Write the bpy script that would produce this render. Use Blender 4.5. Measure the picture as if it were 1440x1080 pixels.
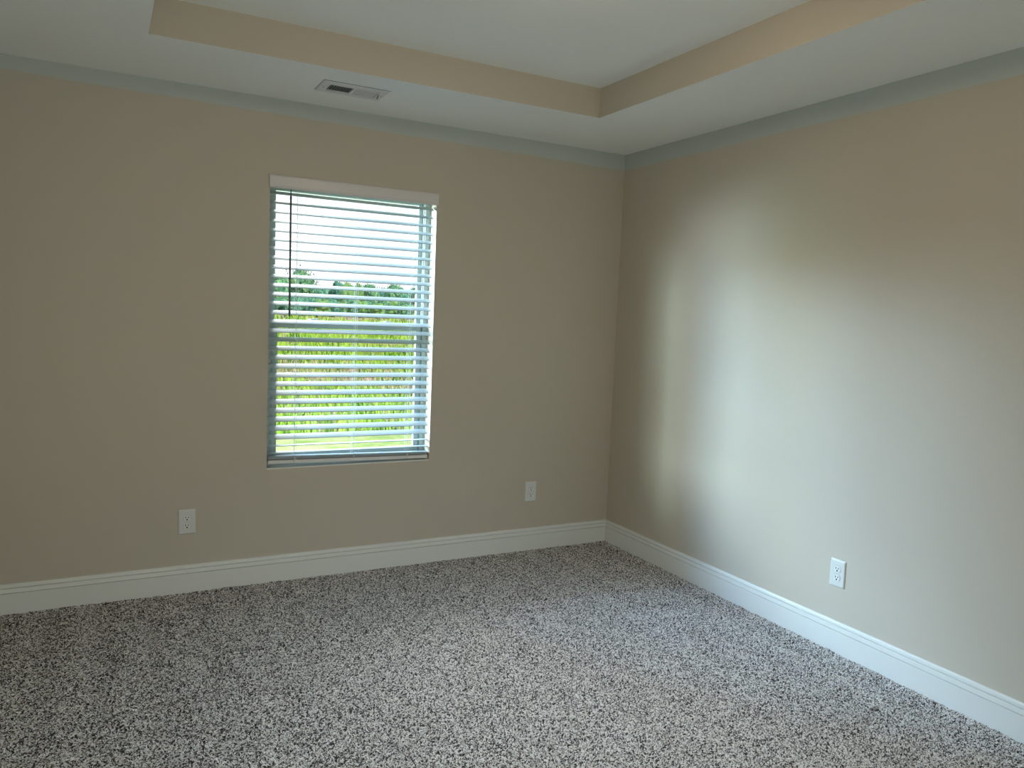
import bpy, bmesh, math, random
import numpy as np
from mathutils import Vector, Matrix, noise

for o in list(bpy.data.objects):
    bpy.data.objects.remove(o)
scene = bpy.context.scene
C = scene.collection

# ---------------------------------------------------------------- camera
# room axes: window wall is the plane y=0, right wall the plane x=0, floor z=0
def camera():
    cd = bpy.data.cameras.new('camera')
    cam = bpy.data.objects.new('camera', cd)
    C.objects.link(cam)
    yaw, pitch, roll = 0.4905, -0.0906, 0.0405
    f = Vector((math.sin(yaw) * math.cos(pitch), math.cos(yaw) * math.cos(pitch), math.sin(pitch)))
    r = Vector((math.cos(yaw), -math.sin(yaw), 0))
    u = r.cross(f)
    r2 = math.cos(roll) * r + math.sin(roll) * u
    u2 = -math.sin(roll) * r + math.cos(roll) * u
    m = Matrix((r2, u2, -f)).transposed().to_4x4()
    m.translation = Vector((-2.8633, -3.9961, 1.4311))
    cam.matrix_world = m
    cd.sensor_width = 36
    cd.lens = 1081.73 / 1440 * 36
    cd.clip_start = 0.02
    cd.clip_end = 5000
    scene.camera = cam
camera()

# ---------------------------------------------------------------- sky, sun, exposure
SKY_LOW = (1.0, 1.0, 1.02)
SKY_HIGH = (0.85, 1.05, 1.20)
SKY_STRENGTH = 1.3
w = bpy.data.worlds.new('sky')
scene.world = w
w.use_nodes = True
nt = w.node_tree
nt.nodes.clear()
out = nt.nodes.new('ShaderNodeOutputWorld')
bg = nt.nodes.new('ShaderNodeBackground')
tc = nt.nodes.new('ShaderNodeTexCoord')
sx = nt.nodes.new('ShaderNodeSeparateXYZ')
mr = nt.nodes.new('ShaderNodeMapRange')
mr.inputs[1].default_value = 0.0
mr.inputs[2].default_value = 0.7
mix = nt.nodes.new('ShaderNodeMix')
mix.data_type = 'RGBA'
mix.inputs[6].default_value = (*SKY_LOW, 1)
mix.inputs[7].default_value = (*SKY_HIGH, 1)
nt.links.new(tc.outputs['Generated'], sx.inputs[0])
nt.links.new(sx.outputs[2], mr.inputs[0])
nt.links.new(mr.outputs[0], mix.inputs[0])
nt.links.new(mix.outputs[2], bg.inputs[0])
bg.inputs[1].default_value = SKY_STRENGTH
nt.links.new(bg.outputs[0], out.inputs[0])

sd = bpy.data.lights.new('sun', 'SUN')
sd.energy = 7.5
sd.angle = 0.02
sd.color = (1.0, 0.95, 0.85)
sun = bpy.data.objects.new('sun', sd)
C.objects.link(sun)
sun.rotation_euler = Vector((-0.35, 0.75, -0.85)).to_track_quat('-Z', 'Y').to_euler()

def area(name, loc, target, sx_, sy_, power, col):
    l = bpy.data.lights.new(name, 'AREA')
    l.shape = 'RECTANGLE'; l.size = sx_; l.size_y = sy_
    l.energy = power; l.color = col
    o = bpy.data.objects.new(name, l)
    C.objects.link(o)
    o.location = loc
    o.rotation_euler = (Vector(target) - Vector(loc)).to_track_quat('-Z', 'Y').to_euler()
# fill panels added to boost the sky light, in front and left of the window (all beyond what it shows),
# and one more fill panel added behind the camera
WIN = (-1.68, 0, 1.35)
# azimuth from the window wall, height, relative red / green / blue
for az, el, rgb in (
        (18, 1.6, (0.36, 0.40, 0.37)),
        (18, 3.4, (0.66, 0.90, 0.90)),
        (29, 1.6, (0.429, 0.495, 0.583)),
        (36, 1.6, (0.341, 0.462, 0.418)),
        (36, 3.4, (0.132, 0.198, 0.275)),
        (44, 3.4, (0.242, 0.22, 0.088)),
        (54, 3.4, (0.33, 0.473, 0.594)),
        ):
    a = math.radians(az)
    top = max(rgb)
    area('sky_fill_panel', (-1.68 - 9 * math.cos(a), 9 * math.sin(a), el), WIN, 2.2, 1.8, 1500 * top, [c / top for c in rgb])
area('sky_fill_left', (-8, 6, 5), WIN, 4, 4, 1500 * 2.9, (0.42, 0.66, 1.0))
area('sky_fill_high', (-2.5, 6, 6), WIN, 5, 3, 1500 * 0.6, (1.0, 1.0, 1.0))
area('fill_behind_camera', (-2.7, -5.15, 0.85), (-2.7, 0, 0.85), 1.0, 1.5, 60 * 0.38, (0.97, 1.0, 0.88))  # added fill, the back wall has no opening here

scene.view_settings.view_transform = 'Standard'
scene.view_settings.look = 'None'
scene.view_settings.exposure = 0.06
scene.view_settings.gamma = 1.0
scene.view_settings.use_curve_mapping = False
scene.cycles.max_bounces = 12
scene.cycles.diffuse_bounces = 8
scene.cycles.transparent_max_bounces = 16

# ---------------------------------------------------------------- sizes (metres)
W0, W1, WZ0, WZ1 = -2.129, -1.241, 0.589, 2.069      # window opening
CEIL = 2.4384
TRAY_Z = 2.584
TX0, TX1, TY1, TY0 = -2.7016, -0.6331, -0.6434, -4.55
ROOM_L, ROOM_B = -3.335, -5.2
WALL_T = 0.16
GROUND = -1.2
random.seed(4)

# ---------------------------------------------------------------- materials
def new_mat(name):
    m = bpy.data.materials.new(name)
    m.use_nodes = True
    n = m.node_tree
    b = n.nodes['Principled BSDF']
    return m, n, b

def mat(name, col, rough=0.5, metal=0.0, bump=0.0, bscale=200, var=0.0, vscale=5, spec=0.5):
    m, n, b = new_mat(name)
    b.inputs['Roughness'].default_value = rough
    b.inputs['Metallic'].default_value = metal
    b.inputs['Specular IOR Level'].default_value = spec
    t = n.nodes.new('ShaderNodeTexCoord')
    if var:
        no = n.nodes.new('ShaderNodeTexNoise')
        no.inputs['Scale'].default_value = vscale
        n.links.new(t.outputs['Object'], no.inputs['Vector'])
        mx = n.nodes.new('ShaderNodeMix')
        mx.data_type = 'RGBA'
        mx.inputs[6].default_value = (*[c * (1 - var) for c in col], 1)
        mx.inputs[7].default_value = (*[min(1, c * (1 + var)) for c in col], 1)
        n.links.new(no.outputs['Fac'], mx.inputs[0])
        n.links.new(mx.outputs[2], b.inputs['Base Color'])
    else:
        b.inputs['Base Color'].default_value = (*col, 1)
    if bump:
        nb = n.nodes.new('ShaderNodeTexNoise')
        nb.inputs['Scale'].default_value = bscale
        nb.inputs['Detail'].default_value = 3
        n.links.new(t.outputs['Object'], nb.inputs['Vector'])
        bp = n.nodes.new('ShaderNodeBump')
        bp.inputs['Strength'].default_value = bump
        bp.inputs['Distance'].default_value = 0.002
        n.links.new(nb.outputs['Fac'], bp.inputs['Height'])
        n.links.new(bp.outputs[0], b.inputs['Normal'])
    return m

WALL_COL = (0.525, 0.482, 0.405)
CEIL_COL = (0.90, 0.925, 0.91)

def wall_material():
    # greige wall paint; the white ceiling paint is cut in a few centimetres down the wall by hand
    m, n, b = new_mat('wall_paint')
    b.inputs['Roughness'].default_value = 0.55
    b.inputs['Specular IOR Level'].default_value = 0.3
    g = n.nodes.new('ShaderNodeNewGeometry')
    s = n.nodes.new('ShaderNodeSeparateXYZ')
    n.links.new(g.outputs['Position'], s.inputs[0])
    no = n.nodes.new('ShaderNodeTexNoise')
    no.inputs['Scale'].default_value = 2.2
    no.inputs['Detail'].default_value = 4
    n.links.new(g.outputs['Position'], no.inputs['Vector'])
    a = n.nodes.new('ShaderNodeMath'); a.operation = 'MULTIPLY_ADD'      # z + 0.010*x
    a.inputs[1].default_value = 0.010
    n.links.new(s.outputs[0], a.inputs[0]); n.links.new(s.outputs[2], a.inputs[2])
    a2 = n.nodes.new('ShaderNodeMath'); a2.operation = 'MULTIPLY_ADD'
    a2.inputs[1].default_value = 0.016
    n.links.new(no.outputs['Fac'], a2.inputs[0]); n.links.new(a.outputs[0], a2.inputs[2])
    mrn = n.nodes.new('ShaderNodeMapRange')
    mrn.inputs[1].default_value = 2.349
    mrn.inputs[2].default_value = 2.353
    n.links.new(a2.outputs[0], mrn.inputs[0])
    mx = n.nodes.new('ShaderNodeMix'); mx.data_type = 'RGBA'
    mx.inputs[6].default_value = (*WALL_COL, 1)
    mx.inputs[7].default_value = (0.50, 0.54, 0.52, 1)
    n.links.new(mrn.outputs[0], mx.inputs[0])
    n.links.new(mx.outputs[2], b.inputs['Base Color'])
    nb = n.nodes.new('ShaderNodeTexNoise'); nb.inputs['Scale'].default_value = 260
    n.links.new(g.outputs['Position'], nb.inputs['Vector'])
    bp = n.nodes.new('ShaderNodeBump'); bp.inputs['Strength'].default_value = 0.06; bp.inputs['Distance'].default_value = 0.002
    n.links.new(nb.outputs['Fac'], bp.inputs['Height']); n.links.new(bp.outputs[0], b.inputs['Normal'])
    return m

def carpet_material():
    m, n, b = new_mat('frieze_carpet')
    b.inputs['Roughness'].default_value = 0.9
    b.inputs['Specular IOR Level'].default_value = 0.15
    b.inputs['Sheen Weight'].default_value = 0.12
    t = n.nodes.new('ShaderNodeTexCoord')
    nz = n.nodes.new('ShaderNodeTexNoise'); nz.inputs['Scale'].default_value = 170; nz.inputs['Detail'].default_value = 2
    n.links.new(t.outputs['Object'], nz.inputs['Vector'])
    va = n.nodes.new('ShaderNodeVectorMath'); va.operation = 'MULTIPLY_ADD'
    va.inputs[1].default_value = (0.006, 0.006, 0.0)
    n.links.new(nz.outputs['Color'], va.inputs[0]); n.links.new(t.outputs['Object'], va.inputs[2])
    v = n.nodes.new('ShaderNodeTexVoronoi'); v.voronoi_dimensions = '2D'
    v.inputs['Scale'].default_value = 245
    n.links.new(va.outputs[0], v.inputs['Vector'])
    sp = n.nodes.new('ShaderNodeSeparateColor')
    n.links.new(v.outputs['Color'], sp.inputs[0])
    cr = n.nodes.new('ShaderNodeValToRGB')
    e = cr.color_ramp.elements
    e[0].position = 0.0; e[0].color = (0.020, 0.017, 0.016, 1)
    e[1].position = 1.0; e[1].color = (1.0, 0.97, 0.95, 1)
    for p, c in ((0.26, (0.034, 0.028, 0.026, 1)), (0.36, (0.30, 0.27, 0.25, 1)), (0.55, (0.62, 0.58, 0.555, 1)), (0.78, (0.93, 0.89, 0.86, 1))):
        k = e.new(p); k.color = c
    n.links.new(sp.outputs[0], cr.inputs[0])
    n.links.new(cr.outputs[0], b.inputs['Base Color'])
    # dome height per tuft plus random tuft length plus footprints / vacuum tracks
    d = n.nodes.new('ShaderNodeMath'); d.operation = 'MULTIPLY'
    n.links.new(v.outputs['Distance'], d.inputs[0]); n.links.new(v.outputs['Distance'], d.inputs[1])
    h = n.nodes.new('ShaderNodeMath'); h.operation = 'MULTIPLY_ADD'
    h.inputs[1].default_value = -1.5
    n.links.new(d.outputs[0], h.inputs[0])
    rl = n.nodes.new('ShaderNodeMath'); rl.operation = 'MULTIPLY_ADD'; rl.inputs[1].default_value = 0.55; rl.inputs[2].default_value = 0.45
    n.links.new(sp.outputs[1], rl.inputs[0]); n.links.new(rl.outputs[0], h.inputs[2])
    lo = n.nodes.new('ShaderNodeTexNoise'); lo.inputs['Scale'].default_value = 7; lo.inputs['Detail'].default_value = 3
    mp = n.nodes.new('ShaderNodeMapping'); mp.inputs['Scale'].default_value = (0.45, 1.6, 1)
    n.links.new(t.outputs['Object'], mp.inputs[0]); n.links.new(mp.outputs[0], lo.inputs['Vector'])
    h2 = n.nodes.new('ShaderNodeMath'); h2.operation = 'MULTIPLY_ADD'; h2.inputs[1].default_value = 1.6
    n.links.new(lo.outputs['Fac'], h2.inputs[0]); n.links.new(h.outputs[0], h2.inputs[2])
    ds = n.nodes.new('ShaderNodeDisplacement')
    ds.inputs['Scale'].default_value = 0.008
    ds.inputs['Midlevel'].default_value = 1.3
    n.links.new(h2.outputs[0], ds.inputs['Height'])
    n.links.new(ds.outputs[0], n.nodes['Material Output'].inputs['Displacement'])
    m.displacement_method = 'BOTH'
    return m

M_WALL = wall_material()
M_TRAYSIDE = mat('tray_side_paint', WALL_COL, 0.55, bump=0.06, bscale=260, spec=0.3)
M_CEIL = mat('ceiling_paint', CEIL_COL, 0.75, bump=0.06, bscale=220, spec=0.2)
M_TRIM = mat('white_trim_gloss', (0.72, 0.74, 0.72), 0.35)
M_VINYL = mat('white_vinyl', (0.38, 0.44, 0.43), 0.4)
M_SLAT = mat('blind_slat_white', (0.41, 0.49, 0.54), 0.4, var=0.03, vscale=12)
M_VALANCE = mat('valance_white', (0.68, 0.655, 0.66), 0.35)
M_RAIL = mat('bottom_rail_white', (0.72, 0.72, 0.72), 0.4)
M_CORD = mat('blind_cord', (0.70, 0.72, 0.70), 0.8)
M_WAND = mat('smoke_grey_wand', (0.045, 0.045, 0.055), 0.25)
M_PLATE = mat('outlet_plate_white', (0.66, 0.68, 0.665), 0.3)
M_RECEPT = mat('receptacle_white', (0.74, 0.76, 0.74), 0.3)
M_DARK = mat('dark_slot', (0.008, 0.008, 0.008), 0.8)
M_SCREW = mat('painted_screw', (0.62, 0.63, 0.62), 0.35)
M_STEEL = mat('screw_steel', (0.35, 0.35, 0.36), 0.35, metal=0.9)
M_VENT = mat('vent_white_enamel', (0.72, 0.75, 0.76), 0.35)
M_DUCT = mat('duct_dark', (0.005, 0.009, 0.010), 0.9)
M_LOCK = mat('sash_lock_white', (0.82, 0.85, 0.85), 0.35)
M_CARPET = carpet_material()

def glass_material():
    m = bpy.data.materials.new('window_glass')
    m.use_nodes = True
    n = m.node_tree; n.nodes.clear()
    o = n.nodes.new('ShaderNodeOutputMaterial')
    tr = n.nodes.new('ShaderNodeBsdfTransparent'); tr.inputs[0].default_value = (0.96, 0.985, 0.98, 1)
    gl = n.nodes.new('ShaderNodeBsdfGlossy'); gl.inputs['Roughness'].default_value = 0.0
    lw = n.nodes.new('ShaderNodeLayerWeight'); lw.inputs[0].default_value = 0.5
    pw = n.nodes.new('ShaderNodeMath'); pw.operation = 'POWER'; pw.inputs[1].default_value = 5.0
    n.links.new(lw.outputs['Facing'], pw.inputs[0])
    fr = n.nodes.new('ShaderNodeMath'); fr.operation = 'MULTIPLY_ADD'
    fr.inputs[1].default_value = 0.6; fr.inputs[2].default_value = 0.03
    n.links.new(pw.outputs[0], fr.inputs[0])
    mx = n.nodes.new('ShaderNodeMixShader')
    n.links.new(fr.outputs[0], mx.inputs[0]); n.links.new(tr.outputs[0], mx.inputs[1]); n.links.new(gl.outputs[0], mx.inputs[2])
    n.links.new(mx.outputs[0], o.inputs[0])
    return m
M_GLASS = glass_material()

# ---------------------------------------------------------------- mesh helpers
def box(bm, x0, x1, y0, y1, z0, z1, mi=0, bev=0.0):
    vs = [bm.verts.new((x, y, z)) for z in (z0, z1) for y in (y0, y1) for x in (x0, x1)]
    fs = [bm.faces.new([vs[i] for i in q]) for q in ((0, 2, 3, 1), (4, 5, 7, 6), (0, 1, 5, 4), (2, 6, 7, 3), (0, 4, 6, 2), (1, 3, 7, 5))]
    for f in fs:
        f.material_index = mi
    if bev:
        es = list({e for f in fs for e in f.edges})
        bmesh.ops.bevel(bm, geom=es, offset=bev, segments=2, affect='EDGES', profile=0.7)
    return fs

def tube(bm, p0, p1, r, n=10, r1=None):
    p0, p1 = Vector(p0), Vector(p1)
    d = (p1 - p0).normalized()
    a = d.orthogonal().normalized(); b = d.cross(a)
    r1 = r if r1 is None else r1
    A = [bm.verts.new(p0 + r * (math.cos(t) * a + math.sin(t) * b)) for t in [2 * math.pi * i / n for i in range(n)]]
    B = [bm.verts.new(p1 + r1 * (math.cos(t) * a + math.sin(t) * b)) for t in [2 * math.pi * i / n for i in range(n)]]
    for i in range(n):
        bm.faces.new((A[i], A[(i + 1) % n], B[(i + 1) % n], B[i]))
    bm.faces.new(A[::-1]); bm.faces.new(B)

def prism(bm, prof, frame, l0, l1):
    """extrude a closed 2D profile; frame(a, b, l) -> point"""
    A = [bm.verts.new(frame(a, b, l0)) for a, b in prof]
    B = [bm.verts.new(frame(a, b, l1)) for a, b in prof]
    n = len(prof)
    for i in range(n):
        bm.faces.new((A[i], A[(i + 1) % n], B[(i + 1) % n], B[i]))
    bm.faces.new(A[::-1]); bm.faces.new(B)

def obj(name, bm, mats, parent=None, smooth=False, recalc=True):
    if recalc:
        bmesh.ops.recalc_face_normals(bm, faces=bm.faces)
    me = bpy.data.meshes.new(name)
    bm.to_mesh(me); bm.free()
    for m in (mats if isinstance(mats, (list, tuple)) else [mats]):
        me.materials.append(m)
    if smooth:
        for p in me.polygons:
            p.use_smooth = True
    o = bpy.data.objects.new(name, me)
    C.objects.link(o)
    if parent is not None:
        o.parent = parent
    return o

def struct(name, bm, mats, **k):
    o = obj(name, bm, mats, **k)
    o['kind'] = 'structure'
    return o

def thing(name, label, cat, loc=(0, 0, 0), rotz=0, group=None):
    o = bpy.data.objects.new(name, None)
    o.empty_display_size = 0.05
    C.objects.link(o)
    o.location = loc; o.rotation_euler = (0, 0, rotz)
    o['label'] = label; o['category'] = cat
    if group:
        o['group'] = group
    return o

# ---------------------------------------------------------------- room shell
def wall_with_hole(bm, x0, x1, z0, z1, h, frame):
    """slab between depth 0 and WALL_T with a rectangular hole h=(hx0,hx1,hz0,hz1)"""
    xs = [x0, h[0], h[1], x1]; zs = [z0, h[2], h[3], z1]
    V = {}
    for k, d in enumerate((0, WALL_T)):
        for i, x in enumerate(xs):
            for j, z in enumerate(zs):
                V[i, j, k] = bm.verts.new(frame(x, d, z))
    for i in range(3):
        for j in range(3):
            if (i, j) == (1, 1):
                continue
            for k in (0, 1):
                bm.faces.new((V[i, j, k], V[i + 1, j, k], V[i + 1, j + 1, k], V[i, j + 1, k]))
    for a, b in (((1, 1), (2, 1)), ((2, 1), (2, 2)), ((2, 2), (1, 2)), ((1, 2), (1, 1))):
        bm.faces.new((V[(*a, 0)], V[(*b, 0)], V[(*b, 1)], V[(*a, 1)]))
    for i in range(3):
        for j in (0, 3):
            bm.faces.new((V[i, j, 0], V[i + 1, j, 0], V[i + 1, j, 1], V[i, j, 1]))
            bm.faces.new((V[j, i, 0], V[j, i + 1, 0], V[j, i + 1, 1], V[j, i, 1]))

TOP = CEIL
bm = bmesh.new()
wall_with_hole(bm, ROOM_L - WALL_T, WALL_T, -0.3, TOP, (W0, W1, WZ0, WZ1), lambda x, d, z: (x, d, z))
struct('wall_front', bm, M_WALL)
bm = bmesh.new(); box(bm, 0, WALL_T, ROOM_B - WALL_T, 0, -0.3, TOP)
struct('wall_right', bm, M_WALL)
bm = bmesh.new()
SW = (-3.55, -1.75, 0.589, 2.069)       # the second window, in the left wall, outside the picture
box(bm, ROOM_L - WALL_T, ROOM_L, ROOM_B - WALL_T, 0, -0.3, TOP)
struct('wall_left', bm, M_WALL)
bm = bmesh.new(); box(bm, ROOM_L, 0, ROOM_B - WALL_T, ROOM_B, -0.3, TOP)
struct('wall_back', bm, M_WALL)

bm = bmesh.new()
xa, xb, ya, yb, zt = ROOM_L - WALL_T, WALL_T, ROOM_B - WALL_T, WALL_T, 2.80
box(bm, xa, xb, TY1, yb, CEIL, zt)
box(bm, xa, xb, ya, TY0, CEIL, zt)
box(bm, xa, TX0, TY0, TY1, CEIL, zt)
box(bm, TX1, xb, TY0, TY1, CEIL, zt)
box(bm, TX0, TX1, TY0, TY1, TRAY_Z, zt)
for f in bm.faces:
    c = f.calc_center_median()
    if abs(f.normal.z) < 0.1 or True:
        f.normal_update()
    if abs(f.normal.z) < 0.1 and TX0 - 0.01 < c.x < TX1 + 0.01 and TY0 - 0.01 < c.y < TY1 + 0.01 and c.z < 2.66:
        f.material_index = 1
struct('ceiling', bm, [M_CEIL, M_TRAYSIDE])

# carpet: a dense grid so that the tufts are real relief
def carpet():
    st = 0.004
    nx = int(round(-ROOM_L / st)) + 1; ny = int(round(-ROOM_B / st)) + 1
    xs = np.linspace(ROOM_L, 0, nx); ys = np.linspace(ROOM_B, 0, ny)
    X, Y = np.meshgrid(xs, ys)
    co = np.stack([X, Y, np.zeros_like(X)], -1).reshape(-1, 3).astype(np.float32)
    idx = np.arange(nx * ny).reshape(ny, nx)
    q = np.stack([idx[:-1, :-1], idx[:-1, 1:], idx[1:, 1:], idx[1:, :-1]], -1).reshape(-1, 4)
    me = bpy.data.meshes.new('floor')
    me.vertices.add(len(co)); me.vertices.foreach_set('co', co.ravel())
    me.loops.add(q.size); me.loops.foreach_set('vertex_index', q.ravel().astype(np.int32))
    me.polygons.add(len(q))
    me.polygons.foreach_set('loop_start', np.arange(0, q.size, 4, dtype=np.int32))
    me.polygons.foreach_set('loop_total', np.full(len(q), 4, dtype=np.int32))
    me.update(); me.validate()
    me.polygons.foreach_set('use_smooth', np.ones(len(q), dtype=bool))
    me.materials.append(M_CARPET)
    o = bpy.data.objects.new('floor', me)
    C.objects.link(o)
    o['kind'] = 'structure'
carpet()

# baseboards: flat board, groove, ogee step, groove, eased top
def base_profile():
    return [(0, -0.02), (0.0145, -0.02), (0.0145, 0.093), (0.0143, 0.0940), (0.0065, 0.0946), (0.0065, 0.0980),
            (0.0138, 0.0988), (0.0125, 0.108), (0.0118, 0.1165), (0.0045, 0.1172), (0.0045, 0.1204),
            (0.0105, 0.1212), (0.0095, 0.130), (0.0078, 0.1345), (0.0045, 0.1365), (0, 0.1365)]
def baseboard(name, frame, l0, l1):
    bm = bmesh.new()
    prism(bm, base_profile(), frame, l0, l1)
    struct(name, bm, M_TRIM)
baseboard('baseboard_front', lambda a, b, l: (l, -a, b), ROOM_L, 0)
baseboard('baseboard_right', lambda a, b, l: (-a, l, b), ROOM_B, 0)
baseboard('baseboard_left', lambda a, b, l: (ROOM_L + a, l, b), ROOM_B, 0)
baseboard('baseboard_back', lambda a, b, l: (l, ROOM_B + a, b), ROOM_L, 0)

# ---------------------------------------------------------------- windows
def ring(bm, x0, x1, z0, z1, t, y0, y1, bev=0.002, tb=None):
    tb = t if tb is None else tb
    box(bm, x0, x0 + t, y0, y1, z0, z1, bev=bev)
    box(bm, x1 - t, x1, y0, y1, z0, z1, bev=bev)
    box(bm, x0 + t, x1 - t, y0, y1, z1 - t, z1, bev=bev)
    box(bm, x0 + t, x1 - t, y0, y1, z0, z0 + tb, bev=bev)

def make_window(name, width, height, loc, rotz, locks=True):
    """origin at the lower left inner corner of the opening, +y outwards"""
    r = bpy.data.objects.new(name, None)
    r.empty_display_size = 0.1
    C.objects.link(r); r['kind'] = 'structure'
    r.location = loc; r.rotation_euler = (0, 0, rotz)
    a, b = 0.0, width
    bm = bmesh.new()
    ring(bm, a, b, 0, height, 0.030, 0.085, WALL_T)
    # balance tracks running up the side jambs
    for s, x in ((1, a + 0.030), (-1, b - 0.030)):
        for k in range(2):
            yy = 0.094 + 0.030 * k
            box(bm, min(x, x + s * 0.005), max(x, x + s * 0.005), yy, yy + 0.004, 0.03, height - 0.03)
    obj('window_frame', bm, M_VINYL, r)
    mid = height * 0.5
    bm = bmesh.new()
    ring(bm, a + 0.030, b - 0.030, mid - 0.012, height - 0.03, 0.024, 0.128, 0.152, tb=0.03)
    up = obj('upper_sash', bm, M_VINYL, r)
    bm = bmesh.new(); box(bm, a + 0.05, b - 0.05, 0.139, 0.142, mid + 0.005, height - 0.05)
    obj('glass_pane', bm, M_GLASS, up)
    bm = bmesh.new()
    ring(bm, a + 0.030, b - 0.030, 0.03, mid + 0.018, 0.033, 0.094, 0.120, tb=0.04)
    box(bm, a + 0.2, b - 0.2, 0.086, 0.095, 0.048, 0.056, bev=0.001)      # finger lift
    lo = obj('lower_sash', bm, M_VINYL, r)
    bm = bmesh.new(); box(bm, a + 0.06, b - 0.06, 0.106, 0.109, 0.06, mid - 0.01)
    obj('glass_pane', bm, M_GLASS, lo)
    if locks:
        for fx in (0.27, 0.73):
            bm = bmesh.new()
            x = a + fx * width
            box(bm, x - 0.032, x + 0.032, 0.098, 0.118, mid + 0.018, mid + 0.024, bev=0.002)
            tube(bm, (x, 0.108, mid + 0.022), (x, 0.108, mid + 0.034), 0.010, 12, 0.008)
            box(bm, x, x + 0.034, 0.101, 0.109, mid + 0.028, mid + 0.035, bev=0.002)
            obj('sash_lock', bm, M_LOCK, r)
    return r

make_window('window_1', W1 - W0, WZ1 - WZ0, (W0, 0, WZ0), 0)
#make_window('window_2', SW[1] - SW[0], SW[3] - SW[2], (ROOM_L, SW[0], SW[2]), math.pi / 2, locks=False)
# painted sill board lying in the bottom of the opening
bm = bmesh.new(); box(bm, W0, W1, 0.001, 0.085, WZ0, WZ0 + 0.006, bev=0.001)
struct('trim_1', bm, M_TRIM)

# ---------------------------------------------------------------- blind
def make_blind():
    cx = (W0 + W1) / 2
    t = thing('window_blind', 'white horizontal slat blind lowered over the window with slats part open', 'blind', (cx, 0.0, WZ0))
    hw = (W1 - W0) / 2
    H = WZ1 - WZ0
    # valance: profile board with returns
    bm = bmesh.new()
    prof = [(-0.004, H + 0.002), (-0.010, H - 0.001), (-0.0115, H - 0.006), (-0.0095, H - 0.010), (-0.0095, H - 0.049),
            (-0.0115, H - 0.053), (-0.0105, H - 0.060), (-0.004, H - 0.0625), (0.0005, H - 0.0625), (0.0005, H + 0.002)]
    prism(bm, prof, lambda a, b, l: (l, a - 0.001, b), -hw - 0.003, hw + 0.006)
    obj('valance', bm, M_VALANCE, t)
    bm = bmesh.new()
    box(bm, -hw + 0.004, hw - 0.004, 0.012, 0.062, H - 0.045, H - 0.004, bev=0.001)
    obj('headrail', bm, M_RAIL, t)
    sl = hw - 0.008
    yc = 0.038
    pitch = 0.04585
    z_first = 1.9885 - WZ0
    n = 30
    ladders = (-0.300, 0.012, 0.318)
    def slat_mesh(tilt):
        bm = bmesh.new()
        N = 8
        top, bot = [], []
        for i in range(N + 1):
            s = -0.025 + 0.05 * i / N
            crown = 0.0016 * (1 - (s / 0.025) ** 2)
            top.append((s, crown + 0.0014)); bot.append((s, crown - 0.0014))
        prof = top + bot[::-1]
        ct, st = math.cos(tilt), math.sin(tilt)
        prism(bm, [(a * ct - b * st, a * st + b * ct) for a, b in prof], lambda a, b, l: (l, a, b), -sl, sl)
        bmesh.ops.recalc_face_normals(bm, faces=bm.faces)
        me = bpy.data.meshes.new('slat'); bm.to_mesh(me); bm.free()
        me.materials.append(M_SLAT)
        return me
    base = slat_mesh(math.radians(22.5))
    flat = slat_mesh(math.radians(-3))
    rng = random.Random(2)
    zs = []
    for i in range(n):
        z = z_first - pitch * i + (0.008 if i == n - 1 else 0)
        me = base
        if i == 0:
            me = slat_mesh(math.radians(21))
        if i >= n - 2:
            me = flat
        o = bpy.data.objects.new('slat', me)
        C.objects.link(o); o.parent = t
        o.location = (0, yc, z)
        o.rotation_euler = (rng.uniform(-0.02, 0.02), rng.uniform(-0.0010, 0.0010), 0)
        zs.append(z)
    # slats gathered on top of the bottom rail, and the rail, hanging a touch higher at the left
    zr = 0.6175 - WZ0
    tl = 0.0152
    for k in range(3):
        o = bpy.data.objects.new('slat', flat)
        C.objects.link(o); o.parent = t
        o.location = (0, yc + 0.001 * (k - 1), zr + 0.014 + 0.0052 * k)
        o.rotation_euler = (0.02 * (k - 1), tl + 0.0008 * k, 0)
    bm = bmesh.new()
    prof = [(-0.026, -0.008), (-0.024, -0.010), (0.024, -0.010), (0.026, -0.008), (0.026, 0.006), (0.022, 0.009), (-0.022, 0.009), (-0.026, 0.006)]
    prism(bm, prof, lambda a, b, l: (l, a, b), -sl, sl)
    rail = obj('bottom_rail', bm, M_RAIL, t)
    rail.location = (0, yc, zr); rail.rotation_euler = (0, tl, 0)
    for x in ladders:
        bm = bmesh.new()
        tube(bm, (x, yc - 0.027, 0), (x, yc - 0.027, 0.010), 0.005, 10, 0.004)
        for k in range(4):
            box(bm, x - 0.006 + 0.003 * k, x - 0.0045 + 0.003 * k, yc - 0.030, yc - 0.0275, 0.008 - 0.002 * (k % 2), 0.024)
        b_ = obj('ladder_tape_end', bm, M_CORD, t)
        b_.location = (0, 0, zr - 0.002 - tl * x)
    # ladder strings and lift cords
    for x in ladders:
        bm = bmesh.new()
        for yy in (yc - 0.026, yc + 0.026):
            for dx in (-0.004, 0.004) if yy < yc else (0.0,):
                tube(bm, (x + dx, yy, zr), (x + dx, yy, H - 0.045), 0.0006, 6)
        tube(bm, (x, yc, zr), (x, yc, H - 0.045), 0.0007, 6)
        for i, z in enumerate(zs[:-2]):
            s = math.sin(math.radians(22.5)) * 0.026
            for dx in (-0.004, 0.004):
                tube(bm, (x + dx, yc - 0.026, z - s - 0.002), (x + dx, yc + 0.026, z + s - 0.002), 0.0006, 5)
        obj('ladder_cord', bm, M_CORD, t)
    # tilt wand
    bm = bmesh.new()
    xw = -2.026 - cx
    tube(bm, (xw, 0.004, 1.968 - WZ0), (xw + 0.001, 0.004, 1.374 - WZ0), 0.0046, 6, 0.0050)
    wd = obj('tilt_wand', bm, M_WAND, t)
    bm = bmesh.new()
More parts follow.
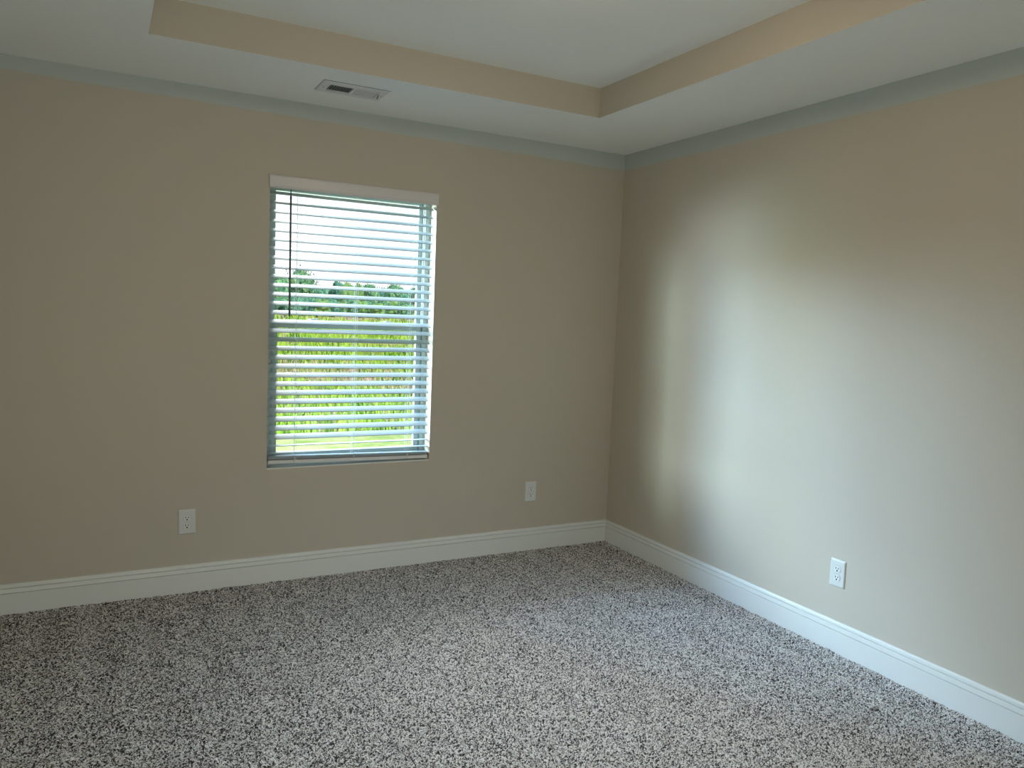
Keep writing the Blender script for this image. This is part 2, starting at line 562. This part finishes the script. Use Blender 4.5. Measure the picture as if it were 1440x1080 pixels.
    tube(bm, (xw, 0.004, 1.960 - WZ0), (xw, 0.006, 2.012 - WZ0), 0.0026, 8)
    tube(bm, (xw, 0.004, 1.958 - WZ0), (xw, 0.004, 1.975 - WZ0), 0.0052, 8)
    obj('wand_hook', bm, M_WAND, wd)
make_blind()

# ---------------------------------------------------------------- outlets
def make_outlet(name, label, loc, rotz):
    """back on the plane y=0, facing -y"""
    t = thing(name, label, 'outlet', loc, rotz, 'duplex outlets on the walls')
    w_, h_ = 0.0783 / 2, 0.1226 / 2
    bm = bmesh.new()
    rows = [(0, w_, h_), (0.0018, w_, h_), (0.0050, w_ - 0.0035, h_ - 0.0035), (0.0060, w_ - 0.007, h_ - 0.007)]
    rings = []
    for d, a, b in rows:
        pts = []
        rr = 0.003
        for qx, qz, a0 in ((1, 1, 0), (-1, 1, 90), (-1, -1, 180), (1, -1, 270)):
            for k in range(4):
                an = math.radians(a0 + 30 * k)
                pts.append(bm.verts.new((qx * (a - rr) + rr * math.cos(an), -d, qz * (b - rr) + rr * math.sin(an))))
        rings.append(pts)
    n = len(rings[0])
    for i in range(len(rings) - 1):
        for k in range(n):
            bm.faces.new((rings[i][k], rings[i][(k + 1) % n], rings[i + 1][(k + 1) % n], rings[i + 1][k]))
    bm.faces.new(rings[0][::-1]); bm.faces.new(rings[-1])
    obj('wall_plate', bm, M_PLATE, t)
    def face_outline(s, k=30):
        o = []
        for i in range(k):
            a = 2 * math.pi * i / k
            x = 0.0172 * math.cos(a); z = max(-0.0142, min(0.0142, 0.0172 * math.sin(a)))
            o.append((x * s, z * s))
        return o
    for zc in (0.0195, -0.0195):
        # dark gap round the receptacle, then the raised face
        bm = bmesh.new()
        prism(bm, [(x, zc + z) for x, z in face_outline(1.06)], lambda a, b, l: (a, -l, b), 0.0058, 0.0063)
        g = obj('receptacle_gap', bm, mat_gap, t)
        bm = bmesh.new()
        prism(bm, [(x, zc + z) for x, z in face_outline(1.0)], lambda a, b, l: (a, -l, b), 0.0058, 0.0078)
        r = obj('receptacle', bm, M_RECEPT, t)
        for x, hh in ((-0.0064, 0.0044), (0.0064, 0.0036)):
            bm = bmesh.new()
            box(bm, x - 0.0017, x + 0.0017, -0.0082, -0.0070, zc + 0.0035 - hh, zc + 0.0035 + hh)
            obj('slot', bm, M_DARK, r)
        bm = bmesh.new()
        tube(bm, (0, -0.0070, zc - 0.0075), (0, -0.0082, zc - 0.0075), 0.0037, 14)
        obj('ground_hole', bm, M_DARK, r)
    bm = bmesh.new()
    tube(bm, (0, -0.0055, 0), (0, -0.0068, 0), 0.0030, 16, 0.0024)
    obj('screw', bm, M_SCREW, t)
    return t
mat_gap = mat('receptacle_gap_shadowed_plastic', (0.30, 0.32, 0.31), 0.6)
make_outlet('wall_outlet', 'white duplex wall outlet on the window wall below and left of the window', (-2.5058, 0, 0.3527), 0)
make_outlet('wall_outlet', 'white duplex wall outlet on the window wall between window and room corner', (-0.5719, 0, 0.3616), 0)
make_outlet('wall_outlet', 'white duplex wall outlet on the plain right wall above the baseboard', (0, -1.7644, 0.3491), -math.pi / 2)

# ---------------------------------------------------------------- ceiling register
def make_vent():
    x0, x1, y0, y1 = -1.984, -1.675, -0.458, -0.281
    cx, cy = (x0 + x1) / 2, (y0 + y1) / 2
    t = thing('ceiling_vent', 'white two way ceiling register with dark louvres beside the tray edge', 'vent', (cx, cy, CEIL))
    hx, hy = (x1 - x0) / 2, (y1 - y0) / 2
    ix, iy = hx - 0.040, hy - 0.038
    bm = bmesh.new()
    def q(ax, ay, z): return [bm.verts.new(p) for p in ((-ax, -ay, z), (ax, -ay, z), (ax, ay, z), (-ax, ay, z))]
    rg = [q(hx, hy, -0.0006), q(hx, hy, -0.0030), q(hx - 0.006, hy - 0.006, -0.0075), q(ix, iy, -0.0075), q(ix, iy, -0.0010)]
    for a, b in zip(rg, rg[1:]):
        for k in range(4):
            bm.faces.new((a[k], a[(k + 1) % 4], b[(k + 1) % 4], b[k]))
    box(bm, -0.006, 0.006, -iy, iy, -0.0075, -0.0015)
    obj('frame', bm, M_VENT, t)
    bm = bmesh.new()
    prismz = 0.0004
    box(bm, -ix - 0.004, ix + 0.004, -iy - 0.004, iy + 0.004, -0.0010, -prismz)
    obj('duct_opening', bm, M_DUCT, t)
    # a dark sheet that paints in the shadow along the back edge where the register stands off the ceiling
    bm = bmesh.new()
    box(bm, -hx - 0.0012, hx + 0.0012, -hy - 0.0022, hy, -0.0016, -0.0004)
    obj('shadow_gap', bm, M_SHADOW_GAP, t)
    nl = 9
    for side in (-1, 1):
        bm = bmesh.new()
        a0, a1 = (-ix + 0.004, -0.006) if side < 0 else (0.006, ix - 0.004)
        st = (a1 - a0) / nl
        for k in range(nl):
            xc = a0 + st * (k + 0.5)
            lean = 0.0032 * (-side)
            # each louvre is a thin bent blade
            w_ = 0.0006 if side < 0 else 0.0010
            pr = [(xc - lean - w_, -0.0074), (xc - lean + w_, -0.0074), (xc + lean + w_, -0.0012), (xc + lean - w_, -0.0012)]
            if side > 0:
                pr = [(xc + 0.0040 - w_, -0.0074), (xc + 0.0040 + w_, -0.0074), (xc - 0.0028 + w_, -0.0022), (xc - 0.0028 - w_, -0.0022)]
            prism(bm, pr, lambda a, b, l: (a, l, b), -iy + 0.002, iy - 0.002)
        obj('louvre_bank', bm, M_VENT, t)
    for s in (-1, 1):
        bm = bmesh.new()
        tube(bm, (s * (hx - 0.018), 0, -0.0070), (s * (hx - 0.018), 0, -0.0095), 0.0038, 12, 0.0028)
        obj('screw', bm, M_STEEL, t)
    bm = bmesh.new()
    box(bm, ix + 0.004, ix + 0.009, -0.016, 0.004, -0.0085, -0.0070)
    tube(bm, (ix + 0.0065, -0.014, -0.0075), (ix - 0.002, -0.020, -0.024), 0.0022, 8)
    box(bm, ix - 0.006, ix + 0.001, -0.026, -0.016, -0.0265, -0.0235, bev=0.0006)
    obj('damper_lever', bm, M_STEEL, t)
M_SHADOW_GAP = mat('register_shadow_gap', (0.10, 0.12, 0.12), 0.8)
make_vent()

# ---------------------------------------------------------------- ceiling lamp (above the picture)
def make_lamp():
    x, y = -1.56, -1.93
    t = thing('ceiling_lamp', 'round flush ceiling lamp with a warm frosted dome in the tray ceiling', 'lamp', (x, y, TRAY_Z))
    bm = bmesh.new()
    def lathe(bm, prof, n=40):
        R = []
        for r, z in prof:
            R.append([bm.verts.new((r * math.cos(2 * math.pi * i / n), r * math.sin(2 * math.pi * i / n), z)) for i in range(n)])
        for a, b in zip(R, R[1:]):
            for i in range(n):
                bm.faces.new((a[i], a[(i + 1) % n], b[(i + 1) % n], b[i]))
        bm.faces.new(R[0]); bm.faces.new(R[-1])
    lathe(bm, [(0.10, 0.0), (0.11, -0.004), (0.11, -0.022), (0.10, -0.028)])
    obj('base', bm, M_STEEL, t, smooth=False)
    bm = bmesh.new()
    lathe(bm, [(0.155 * math.cos(a), -0.028 - 0.060 * math.sin(a)) for a in [math.pi / 2 * i / 10 for i in range(10)]] )
    m, n, b = new_mat('lit_frosted_dome')
    b.inputs['Base Color'].default_value = (0.9, 0.85, 0.78, 1)
    b.inputs['Emission Color'].default_value = (0.95, 0.74, 0.52, 1)
    b.inputs['Emission Strength'].default_value = LAMP
    obj('shade', bm, m, t, smooth=True)
    sp = bpy.data.lights.new('carpet_fill_spot', 'SPOT')  # extra spot added below the lamp to brighten the carpet
    sp.energy = SPOT; sp.spot_size = math.radians(105); sp.spot_blend = 1.0; sp.shadow_soft_size = 0.15
    sp.color = (0.64, 0.82, 1.0)
    so = bpy.data.objects.new('carpet_fill_spot', sp); C.objects.link(so)
    so.location = (x, y, TRAY_Z - 0.11)
SPOT = 128.0
LAMP = 24.0
make_lamp()

# ---------------------------------------------------------------- outdoors
def outdoor_material(name, cols, scale, detail=4, rough=0.9, stretch=(1, 1, 1)):
    m, n, b = new_mat(name)
    b.inputs['Roughness'].default_value = rough
    b.inputs['Specular IOR Level'].default_value = 0.1
    t = n.nodes.new('ShaderNodeTexCoord')
    mp = n.nodes.new('ShaderNodeMapping'); mp.inputs['Scale'].default_value = stretch
    no = n.nodes.new('ShaderNodeTexNoise'); no.inputs['Scale'].default_value = scale; no.inputs['Detail'].default_value = detail
    no.inputs['Roughness'].default_value = 0.7
    cr = n.nodes.new('ShaderNodeValToRGB')
    e = cr.color_ramp.elements
    e[0].position = cols[0][0]; e[0].color = (*cols[0][1], 1)
    e[1].position = cols[-1][0]; e[1].color = (*cols[-1][1], 1)
    for p, c in cols[1:-1]:
        k = e.new(p); k.color = (*c, 1)
    n.links.new(t.outputs['Object'], mp.inputs[0]); n.links.new(mp.outputs[0], no.inputs['Vector'])
    n.links.new(no.outputs['Fac'], cr.inputs[0]); n.links.new(cr.outputs[0], b.inputs['Base Color'])
    return m
G = 0.30
def gs(c): return tuple(v * G for v in c)
M_FIELD = outdoor_material('weedy_field', [(0.36, gs((0.36, 0.75, 0.08))), (0.50, gs((0.72, 1.0, 0.16))), (0.60, gs((1.0, 1.15, 0.36))), (0.74, gs((1.1, 0.95, 0.65)))], 0.55, 8)
M_LAWN = outdoor_material('mown_lawn', [(0.38, gs((0.45, 0.65, 0.15))), (0.5, gs((0.75, 0.85, 0.30))), (0.64, gs((0.95, 0.88, 0.50)))], 1.5, 8)
M_DIRT = outdoor_material('bare_soil', [(0.4, gs((0.75, 0.55, 0.45))), (0.6, gs((0.95, 0.78, 0.66)))], 0.2, 6)
M_GRASS = [outdoor_material('tall_grass_green', [(0.4, gs((0.62, 1.10, 0.10))), (0.6, gs((1.0, 1.35, 0.22)))], 0.5),
           outdoor_material('tall_grass_straw', [(0.4, gs((1.0, 1.0, 0.42))), (0.6, gs((1.1, 0.85, 0.65)))], 0.5),
           outdoor_material('tall_grass_deep', [(0.4, gs((0.18, 0.45, 0.06))), (0.6, gs((0.35, 0.7, 0.12)))], 0.5)]
M_LEAF = [outdoor_material('leaves_green', [(0.38, (0.035, 0.11, 0.075)), (0.50, (0.075, 0.18, 0.10)), (0.60, (0.17, 0.29, 0.13))], 0.7),  # distance haze mixed into the green and dark leaves as teal
          outdoor_material('leaves_dark', [(0.38, (0.025, 0.085, 0.075)), (0.52, (0.06, 0.16, 0.115)), (0.64, (0.13, 0.25, 0.14))], 0.7),
          outdoor_material('leaves_lime', [(0.35, (0.09, 0.19, 0.07)), (0.65, (0.15, 0.25, 0.08))], 0.35)]
M_BARK = mat('bark', (0.07, 0.055, 0.045), 0.9)
M_HILL = outdoor_material('hazy_wooded_hill', [(0.4, (0.07, 0.17, 0.20)), (0.6, (0.09, 0.20, 0.22))], 0.02)  # blue of the aerial haze is put into the hill colour

def grid_plane(name, x0, x1, y0, y1, nx, ny, z, m, amp=0.0):
    bm = bmesh.new()
    V = [[bm.verts.new((x0 + (x1 - x0) * i / nx, y0 + (y1 - y0) * j / ny, z + amp * noise.noise(Vector((i * 0.37, j * 0.37, 2))))) for i in range(nx + 1)] for j in range(ny + 1)]
    for j in range(ny):
        for i in range(nx):
            bm.faces.new((V[j][i], V[j][i + 1], V[j + 1][i + 1], V[j + 1][i]))
    return struct(name, bm, m)
grid_plane('ground_lawn', -60, 60, -60, 11.5, 20, 20, GROUND, M_LAWN)
grid_plane('ground_field', -150, 300, 11.5, 150, 60, 40, GROUND, M_FIELD, 0.10)
grid_plane('ground_soil', -150, 400, 150, 900, 40, 30, GROUND, M_DIRT, 0.2)

# tall grass and weeds, far more than could be counted
def meadow():
    rng = np.random.default_rng(3)
    cam = np.array([-2.86, -4.0])
    verts, faces, mi = [], [], []
    for k in range(9000):
        # density even in the picture: nearer clumps are smaller
        u = rng.random()
        d = 1.0 / (1 / 16.0 + (1 / 172.0 - 1 / 16.0) * u ** 0.8)
        ang = math.atan2(0.86, 4.0) + rng.uniform(-0.17, 0.30)
        x = cam[0] + d * math.sin(ang); y = cam[1] + d * math.cos(ang)
        if y < 11.6: continue
        patch = noise.noise(Vector((x * 0.10, y * 0.05, 0)))
        r = rng.random()
        m = 0 if r < 0.82 else (2 if r < 0.88 else 1)
        if patch > 0.42 and r < 0.7: m = 1
        h = rng.uniform(0.15, 0.5) * (0.6 + 0.012 * d)
        if m == 2: h *= 1.3
        wd = h * 0.7
        for b in range(5):
            a = rng.random() * 6.283
            bx, by = x + rng.normal() * wd * 0.6, y + rng.normal() * wd * 0.6
            i0 = len(verts)
            dx, dy = math.cos(a) * wd * 0.16, math.sin(a) * wd * 0.16
            lx, ly = rng.normal() * wd * 0.3, rng.normal() * wd * 0.3
            verts += [(bx - dx, by - dy, GROUND - 0.05), (bx + dx, by + dy, GROUND - 0.05), (bx + lx + dx * .7, by + ly + dy * .7, GROUND + h * 0.7), (bx + lx * 1.5, by + ly * 1.5, GROUND + h)]
            faces += [(i0, i0 + 1, i0 + 2, i0 + 3)]; mi.append(m)
    me = bpy.data.meshes.new('meadow_grass')
    me.from_pydata(verts, [], faces)
    for m in M_GRASS: me.materials.append(m)
    me.polygons.foreach_set('material_index', mi)
    o = bpy.data.objects.new('meadow_grass', me); C.objects.link(o)
    o['kind'] = 'stuff'; o['label'] = 'tall green and straw coloured grass of the field outside the window'; o['category'] = 'grass'
meadow()

def tree_meshes(seed, H, W, leaf, airy=0.0):
    rng = random.Random(seed)
    bm = bmesh.new()
    blobs = []
    for k in range(9):
        a = rng.random() * 6.28; rr = W * 0.30 * math.sqrt(rng.random())
        z = H * rng.uniform(0.32, 0.80)
        s = W * rng.uniform(0.20, 0.34) * (1.15 - 0.5 * abs(z / H - 0.5))
        blobs.append((Vector((rr * math.cos(a), rr * math.sin(a), z)), s))
    blobs.append((Vector((0, 0, H * 0.80)), W * 0.22))
    for c, s in blobs:
        r = bmesh.ops.create_icosphere(bm, subdivisions=2, radius=s * (0.75 if airy else 0.92))
        for v in r['verts']:
            nrm = v.co.normalized()
            v.co = c + v.co * (1 + 0.35 * noise.noise(nrm * 2.3 + c * 0.3)) + Vector((0, 0, 0))
    for k in range(700):                     # leaf sprays round every bough
        c, s = rng.choice(blobs)
        d = Vector((rng.gauss(0, 1), rng.gauss(0, 1), rng.gauss(0, 1))).normalized()
        p = c + d * s * rng.uniform(0.8, 1.22 + airy)
        q = W * 0.035
        ax = Vector((rng.gauss(0, 1), rng.gauss(0, 1), rng.gauss(0, 1))).normalized()
        b1 = ax.orthogonal().normalized() * q; b2 = ax.cross(b1.normalized()) * q
        bm.faces.new([bm.verts.new(p + v) for v in (-b1, b2 * 0.7, b1, -b2 * 0.7)])
    me = bpy.data.meshes.new('crown'); bm.to_mesh(me); bm.free(); me.materials.append(leaf)
    bm = bmesh.new()
    tube(bm, (0, 0, -0.5), (0.1, 0, H * 0.45), W * 0.035, 8, W * 0.02)
    for k in range(4):
        a = k * 1.6
        tube(bm, (0.1, 0, H * 0.3), (W * 0.25 * math.cos(a), W * 0.25 * math.sin(a), H * 0.6), W * 0.018, 6, W * 0.008)
    mt = bpy.data.meshes.new('trunk'); bm.to_mesh(mt); bm.free(); mt.materials.append(M_BARK)
    return me, mt
KINDS = [tree_meshes(1, 10, 9, M_LEAF[0]), tree_meshes(2, 10, 10, M_LEAF[1]), tree_meshes(3, 10, 9, M_LEAF[2]), tree_meshes(4, 10, 8, M_LEAF[0], 0.25), tree_meshes(5, 10, 11, M_LEAF[1])]
def tree(kind, px, dist, h, label, group=None, wscale=1.0, name='tree'):
    """px: bearing, given as the picture column the tree is seen at"""
    a = 0.4905 + math.atan((px - 720) / 1081.73)
    x = -2.8633 + dist * math.sin(a); y = -3.9961 + dist * math.cos(a)
    t = thing(name, label, name, (x, y, GROUND), random.random() * 6.28, group)
    s = h / 10.0 * 0.90
    t.scale = (s * wscale, s * wscale, s)
    for nm, me in zip(('crown', 'trunk'), KINDS[kind]):
        o = bpy.data.objects.new(nm, me); C.objects.link(o); o.parent = t
def far_trees():
    spots = (          # kind, bearing, distance, height at 320 m, width scale, label
        (3, 422, 286, 20.0, 0.80, 'tallest airy tree standing up behind the tilt wand of the blind'),
        (0, 392, 274, 15.5, 0.75, 'tree with a low crown at the far left edge of the window view'),
        (1, 470, 286, 14.4, 0.60, 'dark round tree rising from the treeline right of the tallest tree'),
        (2, 486, 272, 13.9, 0.45, 'lime green flat topped tree in the middle of the treeline'),
        (2, 501, 288, 13.7, 0.42, 'small lime green pointed tree beside the middle ladder cord'),
        (0, 519, 276, 13.8, 0.58, 'broad grey green tree right of the middle ladder cord'),
        (0, 548, 288, 14.2, 0.60, 'single round green tree rising in the right part of the window view'),
        (3, 580, 274, 14.0, 0.55, 'tree cut off by the right window frame in the treeline'))
    placed = []
    def rad(kind, h, ws):
        return max(abs(v.co.x) for v in KINDS[kind][0].vertices) * h / 10.0 * 0.90 * ws
    def pos(px, d):
        a = 0.4905 + math.atan((px - 720) / 1081.73)
        return d * math.sin(a), d * math.cos(a)
    for kind, px, d, h, ws, label in spots:
        hh = 2.63 + (h - 2.63) * d / 320.0
        tree(kind, px, d, hh, label, wscale=ws)
        placed.append((*pos(px, d), rad(kind, hh, ws)))
    rng = random.Random(9)
    def fill(px, d0, d1, kinds, hf, ws, label, group):
        """stand one more tree at this bearing, at the nearest depth where its crown clears the others"""
        kind = rng.choice(kinds); h0 = hf(px)
        best = None
        for q in range(60):
            d = d0 + (d1 - d0) * q / 59
            h = 2.63 + (h0 - 2.63) * d / 320.0
            x, y = pos(px, d); r = rad(kind, h, ws)
            gap = min(math.hypot(x - a, y - b) - r - c for a, b, c in placed)
            if best is None or gap > best[0]:
                best = (gap, d, h, x, y, r)
            if gap > 1.0:
                best = (gap, d, h, x, y, r)
                break
        gap, d, h, x, y, r = best
        if gap < 0.9:
            return
        tree(kind, px, d, h, label, group, ws)
        placed.append((x, y, r))
    px = 372.0
    while px < 608:
        fill(px, 298, 440, (0, 1, 1, 4, 4, 0), lambda p: rng.uniform(9.9, 11.9) + (2.4 if p < 425 else 0), 0.78,
             'low green tree packed in the dense treeline below the taller trees', 'low trees of the treeline')
        px += rng.uniform(4.5, 6.5)
    px = 374.0
    while px < 608:
        fill(px, 196, 262, (0, 1, 4, 2), lambda p: rng.uniform(5.2, 7.4), 1.0,
             'small bushy green tree along the foot of the treeline', 'bushy trees at the foot of the treeline')
        px += rng.uniform(5, 8)
far_trees()

def shrub(px, dist, h, label):
    tree(2, px, dist, h, label, None, 1.4, 'shrub')
shrub(443, 182, 2.0, 'small green shrub standing alone on the bare soil strip')

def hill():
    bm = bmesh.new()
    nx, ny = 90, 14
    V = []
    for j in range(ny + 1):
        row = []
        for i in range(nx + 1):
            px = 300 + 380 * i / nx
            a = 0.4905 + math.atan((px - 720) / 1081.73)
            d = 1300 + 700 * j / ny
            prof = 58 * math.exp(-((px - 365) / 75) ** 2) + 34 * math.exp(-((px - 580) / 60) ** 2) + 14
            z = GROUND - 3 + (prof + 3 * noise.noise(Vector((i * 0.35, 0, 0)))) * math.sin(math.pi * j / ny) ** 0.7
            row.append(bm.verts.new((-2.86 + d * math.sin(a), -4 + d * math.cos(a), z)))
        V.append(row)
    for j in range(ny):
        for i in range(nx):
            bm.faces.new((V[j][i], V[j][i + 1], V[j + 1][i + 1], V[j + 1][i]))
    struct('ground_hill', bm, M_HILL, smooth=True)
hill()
